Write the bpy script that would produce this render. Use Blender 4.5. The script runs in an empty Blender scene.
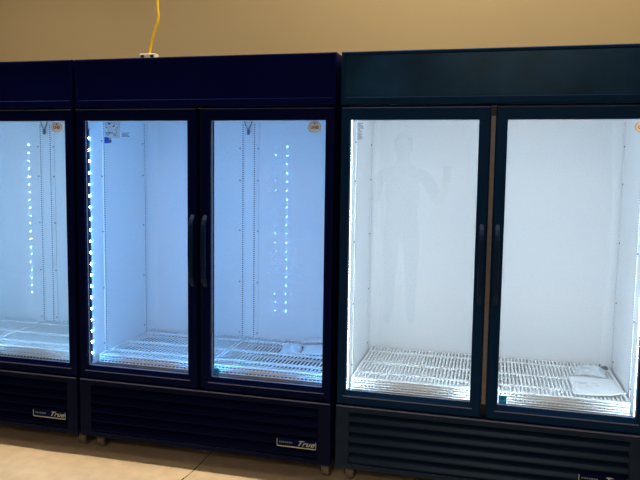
import bpy, bmesh, math, random
from mathutils import Vector, Matrix
random.seed(7)
sc = bpy.context.scene
col = sc.collection
PI = math.pi

# ------------------------------------------------------------------ materials
def mat(name, base, rough=.5, metal=0., spec=.5, coat=0., tint=None, noise=None, emis=None, estr=0.):
    m = bpy.data.materials.new(name); m.use_nodes = True
    nt = m.node_tree; b = nt.nodes['Principled BSDF']
    b.inputs['Base Color'].default_value = (*base, 1)
    b.inputs['Roughness'].default_value = rough
    b.inputs['Metallic'].default_value = metal
    b.inputs['Specular IOR Level'].default_value = spec
    if tint: b.inputs['Specular Tint'].default_value = (*tint, 1)
    if coat:
        b.inputs['Coat Weight'].default_value = coat
        b.inputs['Coat Roughness'].default_value = .04
    if emis:
        b.inputs['Emission Color'].default_value = (*emis, 1)
        b.inputs['Emission Strength'].default_value = estr
    if noise:
        scale, amt, bump = noise
        tc = nt.nodes.new('ShaderNodeTexCoord'); n = nt.nodes.new('ShaderNodeTexNoise')
        n.inputs['Scale'].default_value = scale; n.inputs['Detail'].default_value = 5
        nt.links.new(tc.outputs['Object'], n.inputs['Vector'])
        r = nt.nodes.new('ShaderNodeValToRGB')
        r.color_ramp.elements[0].position = .3; r.color_ramp.elements[1].position = .7
        r.color_ramp.elements[0].color = (*[c * (1 - amt) for c in base], 1)
        r.color_ramp.elements[1].color = (*[min(1, c * (1 + amt)) for c in base], 1)
        nt.links.new(n.outputs['Fac'], r.inputs['Fac']); nt.links.new(r.outputs['Color'], b.inputs['Base Color'])
        if bump:
            bp = nt.nodes.new('ShaderNodeBump'); bp.inputs['Strength'].default_value = bump; bp.inputs['Distance'].default_value = .01
            nt.links.new(n.outputs['Fac'], bp.inputs['Height']); nt.links.new(bp.outputs['Normal'], b.inputs['Normal'])
    return m

def glass_mat(name, tint=(1, 1, 1), f0=.055):
    m = bpy.data.materials.new(name); m.use_nodes = True
    nt = m.node_tree; nt.nodes.clear()
    o = nt.nodes.new('ShaderNodeOutputMaterial'); t = nt.nodes.new('ShaderNodeBsdfTransparent'); g = nt.nodes.new('ShaderNodeBsdfGlossy')
    t.inputs['Color'].default_value = (*tint, 1); g.inputs['Roughness'].default_value = .0
    lw = nt.nodes.new('ShaderNodeLayerWeight'); lw.inputs['Blend'].default_value = .5
    p = nt.nodes.new('ShaderNodeMath'); p.operation = 'POWER'; p.inputs[1].default_value = 5
    ml = nt.nodes.new('ShaderNodeMath'); ml.operation = 'MULTIPLY_ADD'; ml.inputs[1].default_value = 1 - f0; ml.inputs[2].default_value = f0
    mx = nt.nodes.new('ShaderNodeMixShader'); L = nt.links.new
    L(lw.outputs['Facing'], p.inputs[0]); L(p.outputs[0], ml.inputs[0]); L(ml.outputs[0], mx.inputs[0])
    L(t.outputs[0], mx.inputs[1]); L(g.outputs[0], mx.inputs[2]); L(mx.outputs[0], o.inputs[0])
    return m

def slot_mat(name, base, slot, pitch, frac, half):
    """white strip punched with a column of dark slots (object space: z up, x or y across)"""
    m = mat(name, base, .35, 0, .5)
    nt = m.node_tree; b = nt.nodes['Principled BSDF']; L = nt.links.new
    tc = nt.nodes.new('ShaderNodeTexCoord'); uv = nt.nodes.new('ShaderNodeSeparateXYZ'); L(tc.outputs['UV'], uv.inputs[0])
    def M(op, a, bb):
        n = nt.nodes.new('ShaderNodeMath'); n.operation = op
        if hasattr(a, 'is_output'): L(a, n.inputs[0])
        else: n.inputs[0].default_value = a
        if hasattr(bb, 'is_output'): L(bb, n.inputs[1])
        elif bb is not None: n.inputs[1].default_value = bb
        return n.outputs[0]
    z = M('FRACT', M('DIVIDE', uv.outputs['Y'], pitch), None)
    a = M('LESS_THAN', z, frac); c = M('LESS_THAN', M('ABSOLUTE', uv.outputs['X'], None), half)
    k = M('MULTIPLY', a, c)
    mx = nt.nodes.new('ShaderNodeMix'); mx.data_type = 'RGBA'
    L(k, mx.inputs['Factor']); mx.inputs[6].default_value = (*base, 1); mx.inputs[7].default_value = (*slot, 1)
    L(mx.outputs[2], b.inputs['Base Color'])
    return m

def floor_mat():
    base = (.72, .565, .38)
    m = mat('sealed_concrete', base, .45, 0, .25, noise=(1.6, .13, .03))
    nt = m.node_tree; b = nt.nodes['Principled BSDF']; L = nt.links.new
    ramp = [n for n in nt.nodes if n.type == 'VALTORGB'][0]
    n2 = nt.nodes.new('ShaderNodeTexNoise'); n2.inputs['Scale'].default_value = 14; n2.inputs['Detail'].default_value = 8
    tc = [n for n in nt.nodes if n.type == 'TEX_COORD'][0]
    L(tc.outputs['Object'], n2.inputs['Vector'])
    mp = nt.nodes.new('ShaderNodeMapRange'); mp.inputs[3].default_value = .78; mp.inputs[4].default_value = 1.2
    L(n2.outputs['Fac'], mp.inputs[0])
    mul = nt.nodes.new('ShaderNodeMix'); mul.data_type = 'RGBA'; mul.blend_type = 'MULTIPLY'; mul.inputs['Factor'].default_value = 1
    L(ramp.outputs['Color'], mul.inputs[6]); L(mp.outputs[0], mul.inputs[7]); L(mul.outputs[2], b.inputs['Base Color'])
    return m

M = {}
M['black'] = mat('black_laminate', (.0014, .0028, .043), .42, 0, .04, tint=(.3, .5, 1), noise=(30, .12, 0))
M['black_teal'] = mat('black_laminate_reflection_tint', (.0030, .0170, .055), .40, 0, .06, tint=(.4, .7, 1), noise=(30, .12, 0))  # teal versions carry the room's reflection in their base colour
M['header'] = mat('header_film', (.0015, .0030, .048), .22, 0, .06, tint=(.4, .65, 1))
M['header_teal'] = mat('header_film_teal', (.0060, .028, .078), .18, 0, .12, tint=(.5, .8, 1), noise=(5, .45, 0))  # mottled room reflection painted into the panel colour
M['black_trim'] = mat('black_vinyl', (.0008, .0030, .032), .35, 0, .05, tint=(.5, .6, 1))
M['trim_teal'] = mat('black_vinyl_reflection_tint', (.0018, .0165, .060), .35, 0, .07, tint=(.5, .7, 1))
M['grille'] = mat('grille_black', (.0008, .0018, .023), .36, 0, .09, tint=(.5, .7, 1))
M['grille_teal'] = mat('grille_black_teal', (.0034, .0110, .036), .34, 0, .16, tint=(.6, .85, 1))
M['handle'] = mat('handle_black', (.002, .010, .042), .38, 0, .16, tint=(.6, .8, 1))
M['liner'] = mat('white_liner', (.80, .82, .84), .5, 0, .2, coat=1.)
M['liner_panel'] = mat('white_liner_panel', (.80, .82, .84), .5, 0, .2, coat=1.)
M['floor_shaded'] = mat('shaded_metal_floor', (.028, .034, .045), .55, 0, .2, noise=(20, .1, 0))  # shade under the stacked shelves is put into this dark colour
M['standard'] = slot_mat('slotted_standard', (.80, .82, .85), (.012, .018, .03), .0127, .48, .0042)
M['screw'] = mat('screw_grey', (.10, .12, .15), .4, .3)
M['liner_matt'] = mat('white_liner_matt', (.80, .82, .84), .5, 0, .2)
M['wire'] = mat('white_coated_wire', (.86, .88, .88), .35, 0, .4)
M['spacer'] = mat('white_gasket', (.75, .80, .84), .5, 0, .2)
_nt = M['spacer'].node_tree; _t = _nt.nodes.new('ShaderNodeBsdfTranslucent'); _t.inputs[0].default_value = (.9, .95, 1, 1); _m = _nt.nodes.new('ShaderNodeMixShader'); _m.inputs[0].default_value = .97
_nt.links.new(_nt.nodes['Principled BSDF'].outputs[0], _m.inputs[1]); _nt.links.new(_t.outputs[0], _m.inputs[2]); _nt.links.new(_m.outputs[0], _nt.nodes['Material Output'].inputs[0])
M['glass'] = glass_mat('door_glass')
M['mullion'] = mat('dark_mullion', (.006, .014, .03), .4, 0, .3)
M['alu'] = mat('brushed_aluminium', (.15, .135, .15), .5, .2, noise=(60, .1, 0))
M['steel'] = mat('zinc_steel', (.5, .5, .48), .3, .9)
M['rubber'] = mat('beige_wheel', (.17, .15, .115), .55)
M['ledhouse'] = mat('led_housing', (.010, .030, .045), .4, 0, .3)
M['white_ink'] = mat('white_ink', (.75, .75, .72), .45)
M['badge_ink'] = mat('dull_silver_ink', (.34, .36, .36), .4)
M['grey_ink'] = mat('grey_ink', (.12, .17, .2), .5)
M['blue_ink'] = mat('pale_blue_print', (.10, .28, .50), .5)
M['bright_blue'] = mat('blue_print', (.02, .17, .75), .5)
M['dark_ink'] = mat('dark_print', (.03, .05, .09), .5)
M['pale_film'] = mat('pale_film', (.50, .66, .82), .4)
_nt = M['pale_film'].node_tree; _t = _nt.nodes.new('ShaderNodeBsdfTransparent'); _m = _nt.nodes.new('ShaderNodeMixShader'); _m.inputs[0].default_value = .75
_nt.links.new(_nt.nodes['Principled BSDF'].outputs[0], _m.inputs[1]); _nt.links.new(_t.outputs[0], _m.inputs[2]); _nt.links.new(_m.outputs[0], _nt.nodes['Material Output'].inputs[0])
M['tan_sticker'] = mat('orange_tan_sticker', (.66, .46, .31), .5, noise=(90, .12, 0))
M['brown_ink'] = mat('brown_ink', (.22, .09, .04), .5)
M['teal'] = mat('teal_sticker', (.0, .30, .60), .45)
M['teal_dark'] = mat('teal_sticker_print', (.0, .10, .26), .45)
def backlit(k, colr, f):
    nt = M[k].node_tree; t = nt.nodes.new('ShaderNodeBsdfTranslucent'); t.inputs[0].default_value = (*colr, 1); m = nt.nodes.new('ShaderNodeMixShader'); m.inputs[0].default_value = f
    nt.links.new(nt.nodes['Principled BSDF'].outputs[0], m.inputs[1]); nt.links.new(t.outputs[0], m.inputs[2]); nt.links.new(m.outputs[0], nt.nodes['Material Output'].inputs[0])
backlit('tan_sticker', (1, .76, .58), .7); backlit('teal', (.02, .55, .85), .6); backlit('bright_blue', (.05, .35, .95), .5)
M['glint'] = mat('grey_painted_glint', (.085, .095, .170), .45, 0, .2)  # painted highlight for frame edges that catch the light
M['glint_dim'] = mat('dim_painted_glint', (.030, .034, .060), .45, 0, .2)  # dimmer copy of the painted edge highlight
M['paper'] = mat('white_paper', (.82, .84, .86), .6, noise=(8, .04, .05))
M['paper_print'] = mat('grey_print', (.45, .50, .56), .6)
M['plastic'] = mat('crinkled_plastic', (.62, .68, .74), .12, 0, .7, noise=(25, .15, .6))
M['clip'] = mat('plastic_clip', (.10, .14, .19), .35)
M['yellow'] = mat('yellow_cable', (.80, .52, .01), .4)
M['white_plastic'] = mat('white_plastic', (.70, .66, .56), .4)
M['dark_plastic'] = mat('dark_plastic', (.015, .016, .022), .4)
M['wall'] = mat('tan_wall_paint', (.305, .236, .128), .75, 0, .2, noise=(1.1, .035, .02))
M['room'] = mat('room_paint', (.72, .66, .58), .8, noise=(1.0, .03, 0))
M['ceil'] = mat('ceiling_paint', (.7, .68, .64), .9, noise=(2, .03, 0))
M['floor'] = floor_mat()
M['joint'] = mat('joint_filler', (.10, .075, .05), .9, noise=(40, .3, 0))
def led(name, colr, s):
    m = mat(name, (.9, .9, .9), .5, emis=colr, estr=s); m.cycles.emission_sampling = 'FRONT'
    return m

# ------------------------------------------------------------------ mesh helpers
def box(bm, x0, x1, y0, y1, z0, z1, mi=0, rot=None):
    vs = [Vector(p) for p in ((x0,y0,z0),(x1,y0,z0),(x1,y1,z0),(x0,y1,z0),(x0,y0,z1),(x1,y0,z1),(x1,y1,z1),(x0,y1,z1))]
    if rot is not None:
        c = Vector(((x0+x1)/2, (y0+y1)/2, (z0+z1)/2)); vs = [c + rot @ (v - c) for v in vs]
    v = [bm.verts.new(p) for p in vs]
    for f in ((0,3,2,1),(4,5,6,7),(0,1,5,4),(1,2,6,5),(2,3,7,6),(3,0,4,7)):
        bm.faces.new([v[i] for i in f]).material_index = mi

def tube(bm, pts, r, n=8, mi=0, cap=True):
    pts = [Vector(p) for p in pts]; rings = []
    up = None
    for i, p in enumerate(pts):
        d = (pts[min(i+1, len(pts)-1)] - pts[max(i-1, 0)]).normalized()
        if up is None:
            up = d.orthogonal().normalized()
        up = (up - d * up.dot(d)).normalized(); s = d.cross(up)
        rr = r[i] if isinstance(r, (list, tuple)) else r
        rings.append([bm.verts.new(p + (up*math.cos(2*PI*k/n) + s*math.sin(2*PI*k/n))*rr) for k in range(n)])
    for a, b in zip(rings, rings[1:]):
        for k in range(n):
            f = bm.faces.new((a[k], a[(k+1) % n], b[(k+1) % n], b[k])); f.material_index = mi; f.smooth = True
    if cap:
        bm.faces.new(rings[0][::-1]).material_index = mi; bm.faces.new(rings[-1]).material_index = mi

def ring_profile(bm, loops):
    """loops: list of (x0,x1,z0,z1,y): rectangles joined into a closed frame"""
    R = [[bm.verts.new(p) for p in ((x0,y,z0),(x1,y,z0),(x1,y,z1),(x0,y,z1))] for x0,x1,z0,z1,y in loops]
    for a, b in zip(R, R[1:] + R[:1]):
        for k in range(4):
            bm.faces.new((a[k], a[(k+1) % 4], b[(k+1) % 4], b[k]))

def obj(name, bm, mats, parent=None, bevel=0., smooth=False):
    bmesh.ops.recalc_face_normals(bm, faces=bm.faces[:])
    me = bpy.data.meshes.new(name); bm.to_mesh(me); bm.free()
    for m in (mats if isinstance(mats, (list, tuple)) else [mats]): me.materials.append(m)
    if smooth:
        for p in me.polygons: p.use_smooth = True
    o = bpy.data.objects.new(name, me); col.objects.link(o)
    if parent: o.parent = parent
    if bevel:
        b = o.modifiers.new('bevel', 'BEVEL'); b.width = bevel; b.segments = 2; b.limit_method = 'ANGLE'
    return o

def tag(o, label=None, cat=None, group=None, kind=None):
    if label: o['label'] = label
    if cat: o['category'] = cat
    if group: o['group'] = group
    if kind: o['kind'] = kind
    return o

def empty(name, loc, rz=0):
    o = bpy.data.objects.new(name, None); col.objects.link(o); o.location = loc; o.rotation_euler.z = rz
    o.empty_display_size = .1
    return o

def copy_tree(o, parent=None):
    c = o.copy(); col.objects.link(c)
    if parent: c.parent = parent
    for ch in list(o.children): copy_tree(ch, c)
    return c

def text_into(bm, s, size, origin, shear=0, depth=.0006, mi=0, sx=1., bold=0.):
    """lettering standing in the xz plane, facing -y, centred on origin"""
    cu = bpy.data.curves.new('t', 'FONT'); cu.body = s; cu.size = size; cu.shear = shear; cu.extrude = depth; cu.offset = bold
    cu.align_x = 'CENTER'; cu.align_y = 'CENTER'; cu.resolution_u = 3
    t = bpy.data.objects.new('t', cu); col.objects.link(t)
    dg = bpy.context.evaluated_depsgraph_get()
    me = bpy.data.meshes.new_from_object(t.evaluated_get(dg))
    k = len(bm.faces); nv = len(bm.verts); bm.from_mesh(me); bm.faces.ensure_lookup_table(); bm.verts.ensure_lookup_table()
    for f in bm.faces[k:]: f.material_index = mi
    for v in bm.verts[nv:]:
        x, y, z = v.co; v.co = Vector((origin[0] + x*sx, origin[1] - z, origin[2] + y))
    bpy.data.objects.remove(t); bpy.data.curves.remove(cu); bpy.data.meshes.remove(me)

# ------------------------------------------------------------------ room
WX0, WX1, WY0, WY1, WH = -6.2, 4.6, -6.0, .80, 3.5
def struct(name, b, m):
    bm = bmesh.new(); box(bm, *b); return tag(obj(name, bm, m), kind='structure')
# concrete floor with a jagged crack running away from the viewer
JX = -1.43
bm = bmesh.new(); rj = random.Random(3)
ys = [WY0 + k*(WY1+.1-WY0)/110 for k in range(111)]; rows = []
for y in ys:
    x = JX + .012*math.sin(4.1*y) + .012*(rj.random()-.5); w_ = .0015 + .0025*rj.random()
    rows.append([bm.verts.new(q) for q in ((WX0, y, 0), (x-w_, y, 0), (x-w_*.3, y, -.004), (x+w_*.3, y, -.004), (x+w_, y, 0), (WX1, y, 0))])
for a, b in zip(rows, rows[1:]):
    for i in range(5):
        bm.faces.new((a[i], a[i+1], b[i+1], b[i])).material_index = 1 if 0 < i < 4 else 0
box(bm, WX0, WX1, WY0, WY1+.1, -.1, -.006)
tag(obj('floor', bm, [M['floor'], M['joint']]), kind='structure')
struct('wall_back', (WX0, WX1, WY1, WY1+.1, 0, WH), M['wall'])
struct('wall_front', (WX0, WX1, WY0-.1, WY0, 0, WH), M['room'])
struct('wall_left', (WX0-.1, WX0, WY0, WY1+.1, 0, WH), M['wall'])
struct('wall_right', (WX1, WX1+.1, WY0, WY1+.1, 0, WH), M['wall'])
struct('ceiling', (WX0, WX1, WY0, WY1+.1, WH, WH+.1), M['ceil'])

# ------------------------------------------------------------------ refrigerators
HW = .6855
Z_BODY, Z_TOP = .118, 2.085
GX0, GX1, GZ0, GZ1 = .060, .640, .493, 1.776          # visible glass
LX, LY0, LY1, LZ0, LZ1 = .651, .052, .712, .430, 1.835  # liner

def uvrect(bm, p0, du, dv, w, h, thick_dir, t, mi=0):
    """flat slotted strip with UV in metres: centre line u=0"""
    lay = bm.loops.layers.uv.verify()
    p0, du, dv, nd = map(Vector, (p0, du, dv, thick_dir))
    def q(pts, uvs):
        f = bm.faces.new([bm.verts.new(p) for p in pts]); f.material_index = mi
        for l, u in zip(f.loops, uvs): l[lay].uv = u
    a, b = p0 - du*w/2 + nd*t, p0 + du*w/2 + nd*t
    q((a, b, b+dv*h, a+dv*h), ((-w/2, 0), (w/2, 0), (w/2, h), (-w/2, h)))
    for s in (-1, 1):
        e = p0 + du*s*w/2
        q((e, e+nd*t, e+nd*t+dv*h, e+dv*h), ((1, 0), (1, 0), (1, h), (1, h)))

def make_body(root, ledm, diodes, tl='', fz=.43):
    # black outer shell
    bm = bmesh.new()
    for s in (-1, 1): box(bm, *sorted((s*(LX+.002), s*HW)), .050, .76, Z_BODY, Z_TOP-.02)
    box(bm, -HW, HW, .742, .76, Z_BODY, Z_TOP-.02)
    box(bm, -HW, HW, .050, .76, Z_TOP-.02, Z_TOP)
    box(bm, -HW, HW, .030, .76, Z_BODY, Z_BODY+.02)
    box(bm, -LX, LX, .050, .742, LZ1+.006, LZ1+.02)
    box(bm, -LX, LX, .050, .742, LZ0-.020, LZ0-.006)
    obj('cabinet', bm, M['black'+tl], root)
    # white interior
    bm = bmesh.new(); t = .004
    for s in (-1, 1): box(bm, *sorted((s*(LX-t), s*LX)), LY0, LY1+.004, LZ0, LZ1)
    box(bm, -LX, LX, LY1, LY1+.02, LZ0, LZ1)
    box(bm, -LX, LX, LY0, LY1+.004, LZ1, LZ1+.005)
    for s in (-1, 1):                                      # rolled corner coving between side and back
        pts = [(s*(LX-t-.05*(1-math.sin(a))), LY1-.05*(1-math.cos(a))) for a in [k*PI/10 for k in range(6)]]
        vs = [(bm.verts.new((x, y, LZ0)), bm.verts.new((x, y, LZ1))) for x, y in pts]
        for a, b in zip(vs, vs[1:]): bm.faces.new((a[0], b[0], b[1], a[1])).smooth = True
    liner = obj('interior_liner', bm, M['liner' if diodes else 'liner_matt'], root)
    bm = bmesh.new(); box(bm, -LX, LX, LY0, LY1+.004, LZ0-.005, fz)
    tag(obj('interior_floor', bm, M['floor_shaded'], liner), label='metal floor of the interior, colour darkened as shade below the shelves')
    # raised panel in the middle of the back wall
    bm = bmesh.new(); box(bm, -.062, .062, LY1-.006, LY1-.0005, LZ0+.005, LZ1-.005)
    obj('centre_panel', bm, M['liner_panel' if diodes else 'liner_matt'], liner, bevel=.002)
    h = LZ1-LZ0-.06
    for x in (-.036, .036):
        bm = bmesh.new(); uvrect(bm, (x, LY1-.006, LZ0+.03), (1,0,0), (0,0,1), .022, h, (0,-1,0), .003); obj('shelf_standard', bm, M['standard'], liner)
    for s in (-1, 1):
        for y in (.195, .635):
            bm = bmesh.new(); uvrect(bm, (s*(LX-t), y, LZ0+.03), (0,1,0), (0,0,1), .022, h, (-s,0,0), .004); obj('shelf_standard', bm, M['standard'], liner)
    # screws down the panel edges and standards
    bm = bmesh.new(); tube(bm, [(0, 0, 0), (0, -.004, 0)], .0042, 8)
    sc0 = obj('screw', bm, M['screw'], liner); first = True
    for z in (.55, .86, 1.17, 1.47, 1.66):
        for x, y, zz, a in [(-.055, LY1-.006, z, 0), (.058, LY1-.006, z, 0)] + [(q*(LX-t), yy, z+.02, q*PI/2*-1) for q in (-1, 1) for yy in (.175, .615)]:
            o = sc0 if first else sc0.copy()
            if not first: col.objects.link(o); o.parent = liner
            first = False; o.location = (x, y, zz); o.rotation_euler.z = a
    # probe hanging in a V of wire at the top of the centre panel
    bm = bmesh.new()
    tube(bm, [(-.026, LY1-.018, LZ1), (-.019, LY1-.018, 1.800), (0, LY1-.018, 1.766)], .0030, 6)
    tube(bm, [(.026, LY1-.018, LZ1), (.019, LY1-.018, 1.800), (0, LY1-.018, 1.766)], .0030, 6)
    tube(bm, [(0, LY1-.018, 1.772), (0, LY1-.018, 1.764), (0, LY1-.018, 1.748), (0, LY1-.018, 1.738)], [.006, .009, .009, .005], 8)
    obj('temperature_probe', bm, M['clip'], liner, smooth=True)
    # mullion behind the door stiles
    bm = bmesh.new(); box(bm, -.058, .058, .048, .060, LZ0, LZ1); box(bm, -.030, .030, .060, .085, LZ0, LZ1)
    mul = obj('centre_mullion', bm, M['mullion'], root, bevel=.003)
    if not diodes:
        bm = bmesh.new(); box(bm, -.0095, .0095, .020, .0475, .488, 1.792)
        obj('mullion_trim', bm, M['alu'], mul)
    # LED strips: one on each side post, two on the mullion
    for x, s in ((-.6505, 1), (-.031, -1), (.031, 1), (.6505, -1)):
        bm = bmesh.new(); post = abs(x) > .3
        zz0, zz1 = (.500, 1.740) if diodes else (.440, 1.800)
        y0, y1 = (.0445, .062) if post else (.0605, .084)
        box(bm, *sorted((x, x + s*.006)), y0, y1, zz0, zz1)
        st = obj('led_strip', bm, M['ledhouse'] if diodes else M['wire'], root)
        cx, cy = x + s*.006, (y0+y1)/2
        if diodes:
            n = 20; bm = bmesh.new()
            rg = [[bm.verts.new((s*.0065*math.sin(a), .0065*math.cos(a)*math.cos(b), .0065*math.cos(a)*math.sin(b))) for b in [j*PI/4 for j in range(8)]] for a in (0, PI/4)]
            top = bm.verts.new((s*.0065, 0, 0))
            for j in range(8):
                bm.faces.new((rg[0][j], rg[0][(j+1) % 8], rg[1][(j+1) % 8], rg[1][j])); bm.faces.new((rg[1][j], rg[1][(j+1) % 8], top))
            d0 = obj('diode', bm, ledm, st)
            for k in range(n):
                d = d0 if k == 0 else d0.copy()
                if k: col.objects.link(d); d.parent = st
                d.location = (cx, cy, .548 + k*(1.690-.548)/(n-1))
        else:
            bm = bmesh.new(); tube(bm, [(cx, cy, zz0+.01 + (zz1-zz0-.02)*k/24) for k in range(25)], .004, 6)
            obj('light_tube', bm, ledm, st)

def make_header(root, tl=''):
    bm = bmesh.new(); z0, z1 = 1.846, Z_TOP
    ring_profile(bm, [(-HW, HW, z0, z1, .050), (-HW, HW, z0, z1, .004), (-HW+.004, HW-.004, z0+.004, z1-.004, 0),
                      (-HW+.016, HW-.016, z0+.030, z1-.014, 0), (-HW+.020, HW-.020, z0+.034, z1-.018, .006), (-HW+.020, HW-.020, z0+.034, z1-.018, .050)])
    hd = obj('header', bm, M['black'+tl], root)
    bm = bmesh.new(); box(bm, -HW+.020, HW-.020, .006, .012, z0+.034, z1-.018)
    obj('sign_panel', bm, M['header'+tl], hd)

def make_grille(root, tl=''):
    z0, z1 = .112, .424
    bm = bmesh.new()
    ring_profile(bm, [(-HW, HW, z0, z1, .030), (-HW, HW, z0, z1, -.002), (-HW+.003, HW-.003, z0+.003, z1-.003, -.005),
                      (-.625, .625, z0+.025, z1-.030, -.005), (-.620, .620, z0+.028, z1-.033, .000), (-.620, .620, z0+.028, z1-.033, .030)])
    zb, zt = z0+.028, z1-.033; n = 5; p = (zt-zb)/n
    for k in range(n):                                       # slanted louver blades
        b = zb + k*p
        prof = [(.033, b+p*1.02), (.031, b+p*1.04), (.004, b+p*.52), (-.003, b+p*.24), (-.004, b+p*.10), (.000, b+p*.08), (.004, b+p*.30), (.010, b+p*.56)]
        L_ = [bm.verts.new((-.621, y, z)) for y, z in prof]; R_ = [bm.verts.new((.621, y, z)) for y, z in prof]
        for i in range(len(prof)):
            j = (i+1) % len(prof); bm.faces.new((L_[i], L_[j], R_[j], R_[i]))
    box(bm, -.63, .63, .045, .049, zb, zt)
    g = obj('louvered_grille', bm, M['grille'+tl], root)
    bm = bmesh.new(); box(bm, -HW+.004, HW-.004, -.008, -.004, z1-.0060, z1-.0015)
    obj('edge_glint', bm, M['glint'], g)  # highlight on the grille's top ledge, added as a pale strip
    # maker's badge
    bx0, bx1, bz = .418, .618, .208
    bm = bmesh.new()
    box(bm, bx0, bx1, -.012, -.004, bz-.020, bz+.020, 0)
    box(bm, bx0, bx1, -.0135, -.012, bz-.020, bz-.0150, 1)
    box(bm, bx0, bx0+.003, -.0135, -.012, bz-.020, bz+.018, 1); box(bm, bx1-.003, bx1, -.0135, -.012, bz-.020, bz+.018, 1)
    bg = obj('badge', bm, [M['black_trim'], M['badge_ink']], g)
    bm = bmesh.new(); text_into(bm, 'True', .036, (.562, -.0125, bz+.003), shear=.5, sx=1.25, bold=.0006)
    obj('lettering', bm, M['badge_ink'], bg)
    bm = bmesh.new()
    for k in range(7): box(bm, .430+k*.010, .437+k*.010, -.0132, -.012, bz+.000, bz+.006)
    obj('small_print', bm, M['grey_ink'], bg)

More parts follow.
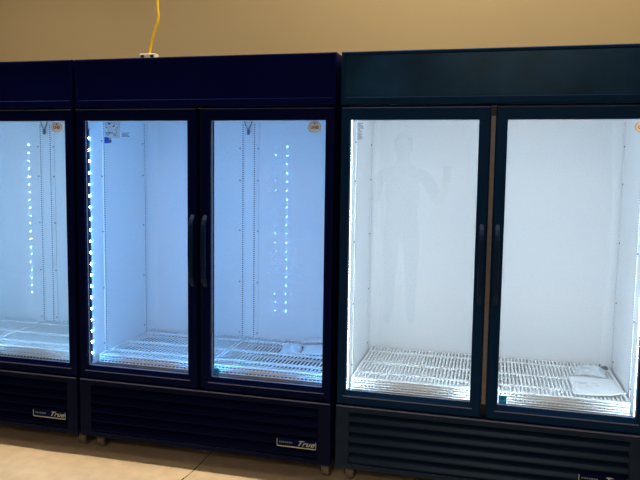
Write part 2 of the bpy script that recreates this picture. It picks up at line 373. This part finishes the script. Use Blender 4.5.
def make_door(root, s, kind):
    """s = -1 left door, +1 right door; its pull is on the side of the mullion"""
    a, b = (.012, HW-.0035) if s > 0 else (-HW+.0035, -.012)
    g0, g1 = (GX0, GX1) if s > 0 else (-GX1, -GX0)
    z0, z1 = .430, 1.836
    bm = bmesh.new()
    ring_profile(bm, [(a, b, z0, z1, .044), (a, b, z0, z1, .004), (a+.004, b-.004, z0+.004, z1-.004, 0),
                      (g0, g1, GZ0-.022, GZ1, 0), (g0, g1, GZ0-.006, GZ1, .010), (g0, g1, GZ0, GZ1, .013), (g0, g1, GZ0, GZ1, .044)])
    d = obj('door', bm, M['trim_teal' if kind == 'white' else 'black_trim'], root)
    bm = bmesh.new(); box(bm, g0-.006, g1+.006, .014, .032, GZ0-.006, GZ1+.006)
    obj('glass_pane', bm, M['glass'], d)
    bm = bmesh.new(); w = .0022
    ring_profile(bm, [(g0-.004, g1+.004, GZ0-.004, GZ1+.004, .020), (g0+w, g1-w, GZ0+w, GZ1-w, .020), (g0+w, g1-w, GZ0+w, GZ1-w, .027), (g0-.004, g1+.004, GZ0-.004, GZ1+.004, .027)])
    obj('glass_spacer', bm, M['spacer'], d)
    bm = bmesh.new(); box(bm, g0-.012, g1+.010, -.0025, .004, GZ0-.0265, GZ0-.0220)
    tag(obj('sill_glint', bm, M['glint'], d), label='painted highlight, a thin grey bead along the bottom of the door frame')  # sill highlight built as a pale strip
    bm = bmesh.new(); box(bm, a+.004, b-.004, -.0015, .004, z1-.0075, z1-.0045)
    obj('top_glint', bm, M['glint' if kind == 'white' and s < 0 else 'glint_dim'], d)  # light caught on the door's top edge, painted brighter on one door
    # arched pull
    hx = s*.034; bm = bmesh.new(); n = 16; prev = None
    for k in range(n+1):
        u = k/n; z = .952 + u*.362; e = min(1, 6*u, 6*(1-u)); yo = -.030*math.sin(e*PI/2) - .004*math.sin(u*PI) ; yi = min(.002, yo + .014)
        w = .0105 + .002*math.sin(u*PI)
        cur = [bm.verts.new(p) for p in ((hx-w, yi, z), (hx-w, yo+.003, z), (hx-w+.003, yo, z), (hx+w-.003, yo, z), (hx+w, yo+.003, z), (hx+w, yi, z))]
        if prev:
            for i in range(6): bm.faces.new((prev[i], prev[(i+1) % 6], cur[(i+1) % 6], cur[i])).smooth = False
        else: bm.faces.new(cur)
        prev = cur
    bm.faces.new(prev[::-1])
    obj('handle', bm, M['handle'], d)
    if s > 0:
        # oval maker's sticker
        ox, oz = (.606 if kind == 'white' else .583), 1.744
        bm = bmesh.new(); n = 32; ra, rb = .034, .027
        for y in (.0136,):
            f = [bm.verts.new((ox + ra*math.cos(2*PI*k/n), y, oz + rb*math.sin(2*PI*k/n))) for k in range(n)]
            g = [bm.verts.new((v.co.x, .0141, v.co.z)) for v in f]
            bm.faces.new(f); bm.faces.new(g[::-1])
            for k in range(n): bm.faces.new((f[k], f[(k+1) % n], g[(k+1) % n], g[k]))
        stx = tag(obj('oval_sticker', bm, M['tan_sticker'], d), label='oval orange-tan sticker in the upper corner of the glass')
        bm = bmesh.new(); text_into(bm, 'UNIS', .019, (ox, .0132, oz-.002), depth=.0003, sx=.95, bold=.0006)
        tube(bm, [(ox, .0128, oz+.0155), (ox, .0138, oz+.0155)], .0042, 10)
        for sgn in (-1, 1):                                   # printed outline
            pass
        ring = [(ox + (ra-.003)*math.cos(2*PI*k/n), .0134, oz + (rb-.003)*math.sin(2*PI*k/n)) for k in range(n+1)]
        tube(bm, ring, .0006, 4)
        obj('print', bm, M['brown_ink'], stx)
        # square energy sticker in the bottom corner
        bm = bmesh.new(); box(bm, .066, .102, .0132, .0141, .499, .539)
        sq = tag(obj('square_sticker', bm, M['teal'], d), label='small teal square sticker in the lower corner of the glass')
        bm = bmesh.new(); box(bm, .070, .098, .0128, .0133, .503, .511); tube(bm, [(.084, .0128, .524), (.084, .0133, .524)], .009, 14)
        obj('print', bm, M['teal_dark'], sq)
    elif kind == 'blue':
        bm = bmesh.new(); box(bm, -.535, -.448, .0325, .0330, 1.690, 1.772)
        dc = tag(obj('notice_film', bm, M['pale_film'], d), label='pale blue printed film in the upper corner of the glass')
        rnd = random.Random(5); bm = bmesh.new()
        for k in range(15):
            x = -.530 + rnd.random()*.066; z = 1.698 + rnd.random()*.064
            w_, h_ = .004+rnd.random()*.010, .003+rnd.random()*.006
            box(bm, x, x+w_, .0315, .0324, z, z+h_)
        obj('print', bm, M['blue_ink'], dc)
        bm = bmesh.new(); box(bm, -.538, -.512, .0322, .0330, 1.663, 1.694)
        sq = tag(obj('blue_sticker', bm, M['bright_blue'], d), label='small bright blue sticker below the printed film')
        bm = bmesh.new(); box(bm, -.511, -.498, .0322, .0330, 1.666, 1.682); box(bm, -.511, -.500, .0322, .0330, 1.686, 1.690)
        obj('print', bm, M['grey_ink'], sq)
        bm = bmesh.new()
        for k in range(4): box(bm, -.440+.004*(k % 2), -.392-.006*(k % 3), .0322, .0330, 1.696+k*.006, 1.699+k*.006)
        tag(obj('caption_print', bm, M['blue_ink'], d), label='lines of small print on the glass')
    elif kind == 'white':
        bm = bmesh.new(); rnd = random.Random(9)
        for k in range(14):
            z = 1.688 + k*.0056; x = -.612 + .004*rnd.random()
            box(bm, x, x + .010 + .020*rnd.random(), .0322, .0330, z, z+.0026)
        tag(obj('caption_print', bm, M['grey_ink'], d), label='grey printed notice in the upper corner of the glass')

def make_casters(root):
    for x in (-.636, .636):
        for y in (.135, .66):
            bm = bmesh.new()
            box(bm, x-.038, x+.038, y-.038, y+.038, .104, .112)
            tube(bm, [(x, y, .104), (x, y, .088)], .016, 10)
            box(bm, x-.026, x+.026, y-.026, y+.030, .083, .089)
            c = obj('caster', bm, M['steel'], root)
            for s in (-1, 1):
                bm = bmesh.new(); box(bm, *sorted((x+s*.024, x+s*.028)), y-.026, y+.024, .028, .083); obj('fork', bm, M['dark_plastic'], c)
            bm = bmesh.new(); tube(bm, [(x-.021, y+.002, .040), (x-.017, y+.002, .040), (x+.017, y+.002, .040), (x+.021, y+.002, .040)], [.034, .040, .040, .034], 20)
            obj('wheel', bm, M['rubber'], c)

def fridge(xc, ledm, kind, label, dz=0):
    root = empty('display_refrigerator', (xc, 0, 0))
    tag(root, label, 'refrigerator', 'glass door display refrigerators')
    tl = '_teal' if kind == 'white' else ''  # right unit takes the colours with the painted reflection
    make_body(root, ledm, kind != 'white', tl, {'blue': .4855, 'plain': .4640}.get(kind, LZ0)); make_header(root, tl); make_grille(root, tl)
    make_door(root, -1, kind); make_door(root, 1, kind); make_casters(root)
    return root

XF = (-2.783, -1.396, 0.)
L1 = led('led_cool', (.22, .57, 1.0), 305.)
L2 = led('led_blue', (.09, .44, 1.0), 320.)
L3 = led('led_white', (.56, .80, 1.0), 76.)
fridge(XF[0], L1, 'plain', 'black two-door glass refrigerator at the far left, cut off by the photo edge')
fridge(XF[1], L2, 'blue', 'black two-door glass refrigerator in the middle, lit blue inside with dotted lamps')
fridge(XF[2], L3, 'white', 'black two-door glass refrigerator on the right, lit bright white inside')

# ------------------------------------------------------------------ wire shelves stacked on the interior floors
SW, SD = .632, .585                              # width, depth, stacking step
def make_shelf(r, n):
    bm = bmesh.new(); y0, y1 = 0, SD
    for k in range(n):
        x = -SW/2 + .010 + k*(SW-.020)/(n-1)
        box(bm, x-r, x+r, y0, y1, -.005, 0)                  # wires running back
        box(bm, x-r, x+r, y0-.003, y0+.002, -.018, -.002)    # turned down at the front
    for y in (.105, .290, .500): box(bm, -SW/2+.004, SW/2-.004, y-.014, y+.014, -.0060, -.0004)
    box(bm, -SW/2+.004, SW/2-.004, 0, .016, -.0060, -.0004)
    s = obj('wires', bm, M['wire'])
    bm = bmesh.new()
    for x in (-SW/2+.004, SW/2-.004): tube(bm, [(x, 0, -.0035), (x, SD, -.0035)], .0048, 8)
    tube(bm, [(-SW/2+.002, SD, -.004), (SW/2-.002, SD, -.004)], .004, 8)
    tube(bm, [(-SW/2+.002, -.001, -.004), (SW/2-.002, -.001, -.004)], .004, 8)
    tube(bm, [(-SW/2+.002, -.002, -.0165), (SW/2-.002, -.002, -.0165)], .0032, 8)
    f = obj('rim', bm, M['wire'])
    e = empty('wire_shelf', (0, 0, 0)); s.parent = e; f.parent = e
    return e
protos = [make_shelf(.0026, 30), None, None]; spent = set()
LEVEL = ('topmost', 'second from the top', 'third from the top', 'lowest')
FRN = ('far left', 'middle', 'right-hand')
ZS = .528
for fi, xf in enumerate(XF):
    for sd, sn in ((-1, 'left'), (1, 'right')):
        n_ = (3, 2, 4)[fi]
        for k in range(n_):
            if fi == 2 and not protos[2]: protos[2] = make_shelf(.0040, 35)
            pr = protos[2] if fi == 2 else protos[0]
            if pr.name in spent: e = copy_tree(pr)
            else: e = pr; spent.add(pr.name)
            e.location = (xf + sd*.3205, .108, ZS - k*(.0220, .0230, .0255)[fi])
            e['label'] = 'white wire shelf, %s in the %s stack inside the %s refrigerator' % (LEVEL[k] if k < n_-1 else 'lowest', sn, FRN[fi])
            e['category'] = 'shelf'; e['group'] = 'wire shelves stacked in the refrigerators'

# ------------------------------------------------------------------ things lying on the shelves
def sheet(name, w, d, fn, thick, m, nx=18, ny=12):
    """a limp sheet w x d with thickness, its height given by fn(u, v)"""
    bm = bmesh.new(); T = []; B = []
    for j in range(ny+1):
        for i in range(nx+1):
            u, v = i/nx, j/ny; x, y, z = fn(u, v)
            T.append(bm.verts.new((x, y, z+thick))); B.append(bm.verts.new((x, y, z)))
    W = nx+1
    for j in range(ny):
        for i in range(nx):
            q = (j*W+i, j*W+i+1, (j+1)*W+i+1, (j+1)*W+i)
            bm.faces.new([T[a] for a in q]).smooth = True; bm.faces.new([B[a] for a in q[::-1]]).smooth = True
    edge = [i for i in range(W)] + [j*W+nx for j in range(1, ny+1)] + [ny*W+i for i in range(nx-1, -1, -1)] + [j*W for j in range(ny-1, 0, -1)]
    for a, b in zip(edge, edge[1:]+edge[:1]): bm.faces.new((T[a], B[a], B[b], T[b]))
    return bm

# right refrigerator: manual packet with a lifted front corner
def manual(u, v):
    w = .225 - .02*v
    x = -.115 + u*w + .012*v; y = v*.285
    return x, y, .001 + .020*max(0, u-.35)**1.3*(1-v)**3*2.0 + .0015*math.sin(5*u+3*v)**2
bm = sheet('m', 1, 1, manual, .004, M['paper'])
o = obj('manual_packet', bm, M['paper']); o.location = (XF[2]+.515, .150, ZS)
tag(o, 'white manual packet with a lifted front corner lying on the shelf in the right-hand refrigerator', 'manual')
bm = bmesh.new()
for k, (u, v, l) in enumerate(((.18, .62, .20), (.20, .55, .16), (.46, .60, .12), (.50, .50, .10), (.30, .40, .14))):
    box(bm, -.115+u*.225, -.115+(u+l)*.225, v*.285, v*.285+.004, .0080, .0088)
p = obj('print', bm, M['paper_print'], o)

def bag(u, v, w, d, h, seed):
    rr = math.sin(PI*u)**.5*math.sin(PI*v)**.5 if 0 < u < 1 and 0 < v < 1 else 0
    z = h*rr*(.65 + .35*math.sin(9*u+seed)*math.cos(7*v+2*seed)) + .006*abs(math.sin(17*u+11*v+seed))*rr
    return (u-.5)*w*(1+.08*math.sin(8*v+seed)), (v-.5)*d*(1+.10*math.sin(7*u+seed)), .0008 + max(0, z)
def make_bag(name, loc, w, d, h, seed, rz):
    e = empty(name, loc, rz)
    bm = sheet('b', w, d, lambda u, v: bag(u, v, w, d, h, seed), .0012, None, 22, 16)
    obj('film', bm, M['plastic'], e)
    return e
e = make_bag('plastic_bag', (XF[2]+.525, .535, ZS), .150, .125, .040, 1.3, -.15)
tag(e, 'crumpled clear plastic bag behind the manual packet in the right-hand refrigerator', 'plastic bag')
# loose shelf clips behind it
for k, (x, y, a) in enumerate(((.570, .640, .3), (.592, .628, -.4), (.612, .612, .9))):
    bm = bmesh.new(); box(bm, -.011, .011, -.007, .007, 0, .006); box(bm, -.011, -.007, -.007, .007, .006, .020); box(bm, .005, .011, -.004, .004, .006, .012)
    o = obj('shelf_clip', bm, M['clip'] if k else M['white_plastic']); o.location = (XF[2]+x, y, ZS); o.rotation_euler.z = a
    tag(o, ('pale shelf clip nearest the crumpled bag', 'dark shelf clip in the middle of three behind the crumpled bag', 'dark shelf clip closest to the back right corner of the shelf')[k], 'clip', 'loose shelf clips in the right refrigerator')

# middle refrigerator: booklet, folded packet and clear bag
def book(u, v): return (u-.5)*.20, (v-.5)*.15, .001 + .006*math.sin(PI*u)*v
o = obj('instruction_booklet', sheet('b', 1, 1, book, .010, None), M['paper']); o.location = (XF[1]+.510, .500, ZS); o.rotation_euler.z = .08
tag(o, 'white instruction booklet lying in front of the folded packet in the middle refrigerator', 'booklet')
def packet(u, v): return (u-.5)*.19, (v-.5)*.085, .014 + .014*u*(1-v) + .006*math.sin(PI*u)
bm = sheet('p', 1, 1, packet, .010, None)
box(bm, -.075, .080, -.020, .030, .0005, .016)
o = obj('folded_packet', bm, M['paper']); o.location = (XF[1]+.470, .628, ZS); o.rotation_euler.z = -.06
tag(o, 'thick folded white packet behind the booklet in the middle refrigerator', 'packet')
e = make_bag('plastic_bag', (XF[1]+.345, .470, ZS), .115, .125, .045, 2.2, .2)
tag(e, 'clear plastic bag beside the booklet in the middle refrigerator', 'plastic bag')

# ------------------------------------------------------------------ yellow cord dropping onto the middle refrigerator
e = empty('extension_cord', (-1.699, .075, Z_TOP))
tag(e, 'yellow extension cord hanging down onto the top of the middle refrigerator', 'cord')
pts = [(.004, 0, .024), (.004, 0, .036), (.012, .0, .075), (.028, .0, .130), (.048, .0, .185), (.053, .0, .215), (.049, .0, .255), (.050, .0, .30), (.060, 0, .42), (.065, 0, .7), (.060, 0, 1.1), (.060, 0, WH-Z_TOP)]
def catmull(P, n=5):
    P = [Vector(p) for p in P]; out = []
    for i in range(len(P)-1):
        a, b, c, d = P[max(i-1, 0)], P[i], P[i+1], P[min(i+2, len(P)-1)]
        for k in range(n):
            t = k/n; out.append(.5*((2*b) + (c-a)*t + (2*a-5*b+4*c-d)*t*t + (3*b-a-3*c+d)*t**3))
    return out + [P[-1]]
bm = bmesh.new(); tube(bm, catmull(pts), .0062, 10); obj('cable', bm, M['yellow'], e)
bm = bmesh.new(); box(bm, -.043, .043, -.022, .022, 0, .029)
blk = obj('outlet_block', bm, M['white_plastic'], e, bevel=.004)
for x in (-.026, .028):
    bm = bmesh.new(); box(bm, x-.010, x+.010, -.010, .010, .0285, .031); obj('socket', bm, M['dark_plastic'], blk)
for x in (-.026, .026):
    bm = bmesh.new(); box(bm, x-.009, x+.009, -.0235, -.0215, .009, .021); obj('socket', bm, M['dark_plastic'], blk)

# scrap under the middle refrigerator
bm = bmesh.new(); n = 7
f = [bm.verts.new((.015*math.cos(2*PI*k/n)*(1+.2*math.sin(3*k)), .012*math.sin(2*PI*k/n), .002+.004*(k % 2))) for k in range(n)]
g = [bm.verts.new((v.co.x, v.co.y, 0)) for v in f]
bm.faces.new(f); bm.faces.new(g[::-1])
for k in range(n): bm.faces.new((f[k], f[(k+1) % n], g[(k+1) % n], g[k]))
o = obj('paper_scrap', bm, M['paper']); o.location = (-1.467, .225, 0)
tag(o, 'small white scrap of paper on the floor under the middle refrigerator', 'litter')

# ------------------------------------------------------------------ the photographer, seen only as a reflection in the glass
def skin_body(J, E, root):
    me = bpy.data.meshes.new('sk'); me.from_pydata([j[0] for j in J], E, [])
    o = bpy.data.objects.new('sk', me); col.objects.link(o)
    m = o.modifiers.new('s', 'SKIN'); m.use_smooth_shade = True
    for i, j in enumerate(J):
        r = j[1]; me.skin_vertices[0].data[i].radius = r if isinstance(r, tuple) else (r, r)
    me.skin_vertices[0].data[root].use_root = True
    ss = o.modifiers.new('ss', 'SUBSURF'); ss.levels = 2; ss.render_levels = 2
    dg = bpy.context.evaluated_depsgraph_get(); out = bpy.data.meshes.new_from_object(o.evaluated_get(dg))
    bpy.data.objects.remove(o); bpy.data.meshes.remove(me)
    return out
J = []; E = []
def jt(p, r, par=None):
    J.append((p, r)); k = len(J)-1
    if par is not None: E.append((par, k))
    return k
pel = jt((0, 0, .98), (.155, .115)); wst = jt((0, 0, 1.12), (.150, .110), pel); che = jt((0, .01, 1.34), (.190, .130), wst); top = jt((0, 0, 1.50), (.135, .085), che)
nk = jt((0, .01, 1.60), .058, top); h0 = jt((0, .025, 1.68), (.068, .085), nk); h1 = jt((0, .020, 1.77), (.078, .098), h0); h2 = jt((0, .010, 1.85), (.058, .072), h1)
def hand(w, d, side, up, fwd):
    w, d, side, up = map(Vector, (w, d, side, up))
    pk = jt(tuple(w + d*.05), (.036, .020), fwd)
    for k, l in enumerate((.068, .078, .072, .056)):
        b_ = w + d*.085 + side*(.030 - .020*k)
        a_ = jt(tuple(b_), .0105, pk); c_ = jt(tuple(b_ + d*l*.5 + up*.006), .0092, a_); jt(tuple(b_ + d*l*.85 + up*.022), .008, c_)
    t_ = jt(tuple(w + d*.035 + side*.042), .011, pk); jt(tuple(w + d*.075 + side*.062 + up*.012), .0095, t_)
for s_ in (-1, 1):
    hp = jt((s_*.095, 0, .90), .098, pel); kn = jt((s_*.105, .02, .50), .062, hp); an = jt((s_*.11, -.01, .10), .042, kn); jt((s_*.12, .10, .055), (.046, .036), an)
    sh = jt((s_*.225, 0, 1.475), .070, top)
    if s_ > 0:
        el = jt((.345, .03, 1.22), .056, sh); wr = jt((.400, .235, 1.375), .034, el); hand((.400, .235, 1.375), (.10, .45, .88), (-.9, .2, 0), (-.3, .5, -.3), wr)
    else:
        el = jt((-.285, -.03, 1.18), .048, sh); wr = jt((-.290, .06, .93), .033, el); hand((-.290, .06, .93), (.03, .10, -1), (0, 1, .1), (.9, 0, 0), wr)
me = skin_body(J, E, pel)
for n_, c_ in (('shirt_cloth', (.045, .06, .10)), ('trouser_cloth', (.03, .035, .05)), ('skin', (.42, .25, .17)), ('shoe_leather', (.02, .02, .02))):
    me.materials.append(mat(n_, c_, .75, 0, .2))
for p_ in me.polygons:
    c_ = p_.center; p_.use_smooth = True
    arm = abs(c_.x) > .235 and c_.z < 1.45
    if c_.z < .10: p_.material_index = 3
    elif c_.z > 1.565: p_.material_index = 2
    elif arm and (c_.x < 0 and c_.z < 1.22 or c_.x > 0 and (c_.z < 1.26 or c_.y > .09)): p_.material_index = 2
    elif c_.z < 1.0: p_.material_index = 1
    else: p_.material_index = 0
me.name = 'body'; person = empty('person', (-.83, -3.42, 0), -.10)
tag(person, 'person in a dark shirt holding up a phone, mirrored faintly in the glass', 'person')
body = bpy.data.objects.new('body', me); col.objects.link(body); body.parent = person
# face and hair
bm = bmesh.new()
for s_ in (-1, 1):
    bmesh.ops.create_uvsphere(bm, u_segments=10, v_segments=8, radius=.013, matrix=Matrix.Translation((s_*.031, .098, 1.755)))
o = obj('eyes', bm, mat('eye', (.6, .6, .6), .2), person, smooth=True)
bm = bmesh.new(); tube(bm, [(0, .100, 1.770), (0, .118, 1.735), (0, .126, 1.715), (0, .108, 1.705)], [.008, .011, .015, .010], 8)
obj('nose', bm, me.materials[2], person, smooth=True)
bm = bmesh.new(); tube(bm, [(-.024, .088, 1.678), (0, .101, 1.676), (.024, .088, 1.678)], [.004, .008, .004], 8)
obj('mouth', bm, mat('lips', (.35, .14, .11), .5), person, smooth=True)
for s_ in (-1, 1):
    bm = bmesh.new(); bmesh.ops.create_uvsphere(bm, u_segments=10, v_segments=8, radius=.03, matrix=Matrix.Translation((s_*.080, .010, 1.735)) @ Matrix.Diagonal((.35, .7, 1.1, 1)))
    obj('ear', bm, me.materials[2], person, smooth=True)
bm = bmesh.new(); bmesh.ops.create_uvsphere(bm, u_segments=24, v_segments=16, radius=.1, matrix=Matrix.Translation((0, -.005, 1.80)) @ Matrix.Diagonal((.88, 1.08, .98, 1)))
bmesh.ops.delete(bm, geom=[v for v in bm.verts if v.co.z < 1.74 or (v.co.y > .055 and v.co.z < 1.835)], context='VERTS')
obj('hair', bm, mat('dark_hair', (.02, .014, .01), .6), person, smooth=True)
bm = bmesh.new(); box(bm, -.037, .037, -.004, .004, -.075, .075)
ph = obj('phone', bm, M['dark_plastic'], None, bevel=.003); ph.location = (-.83+.40*.995+.335*.0998+.01, -3.42+.335-.40*.0998+.0, 1.50); ph.rotation_euler = (.0, 0, -.1)
tag(ph, 'dark phone held up in the hand of the person mirrored in the glass', 'phone')

# ------------------------------------------------------------------ lights
def area(name, loc, sx, sy, power, colr, rot=(0, 0, 0), spread=180):
    l = bpy.data.lights.new(name, 'AREA'); l.shape = 'RECTANGLE'; l.size = sx; l.size_y = sy; l.energy = power; l.color = colr; l.spread = math.radians(spread)
    o = bpy.data.objects.new(name, l); col.objects.link(o); o.location = loc; o.rotation_euler = rot
    return o
WARM = (1, .86, .66)
area('overhead_light', (-.1, -.02, WH-.03), 2.6, .08, 62, WARM, spread=150)
area('overhead_light', (-2.7, -.10, WH-.03), 1.8, .08, 27, WARM, spread=120)
area('overhead_light', (-.4, -2.0, WH-.03), 2.4, .25, 12, WARM)  # unseen fill lamp, added for a little light on the fronts
area('overhead_light', (.3, -5.6, WH-.03), 2.0, .20, 62, (1, .9, .76))  # unseen lamp, added to brighten the rear wall that the glass reflects
w = bpy.data.worlds.new('world'); sc.world = w; w.use_nodes = True
w.node_tree.nodes['Background'].inputs[0].default_value = (.02, .025, .035, 1)

# ------------------------------------------------------------------ camera
cam = bpy.data.cameras.new('camera'); co = bpy.data.objects.new('camera', cam); col.objects.link(co); sc.camera = co
yaw, pit, rol = .2481, -.0888, -.0138
Rm = Matrix.Rotation(yaw, 3, 'Z') @ Matrix.Rotation(pit, 3, 'X') @ Matrix.Rotation(rol, 3, 'Y')
B = Rm @ Matrix(((1, 0, 0), (0, 0, -1), (0, 1, 0)))
co.matrix_world = Matrix.Translation((-.0071, -3.0379, 1.4796+.085)) @ B.to_4x4()
cam.sensor_fit = 'HORIZONTAL'; cam.sensor_width = 36; cam.lens = 666.35/640*36
cam.shift_y = -(240-224.8)/640
cam.clip_start = .05

sc.view_settings.view_transform = 'Standard'; sc.view_settings.look = 'None'
sc.view_settings.exposure = 0; sc.view_settings.gamma = 1; sc.view_settings.use_curve_mapping = False
sc.cycles.use_denoising = True; sc.cycles.denoising_prefilter = 'NONE'
sc.cycles.max_bounces = 10; sc.cycles.transparent_max_bounces = 16
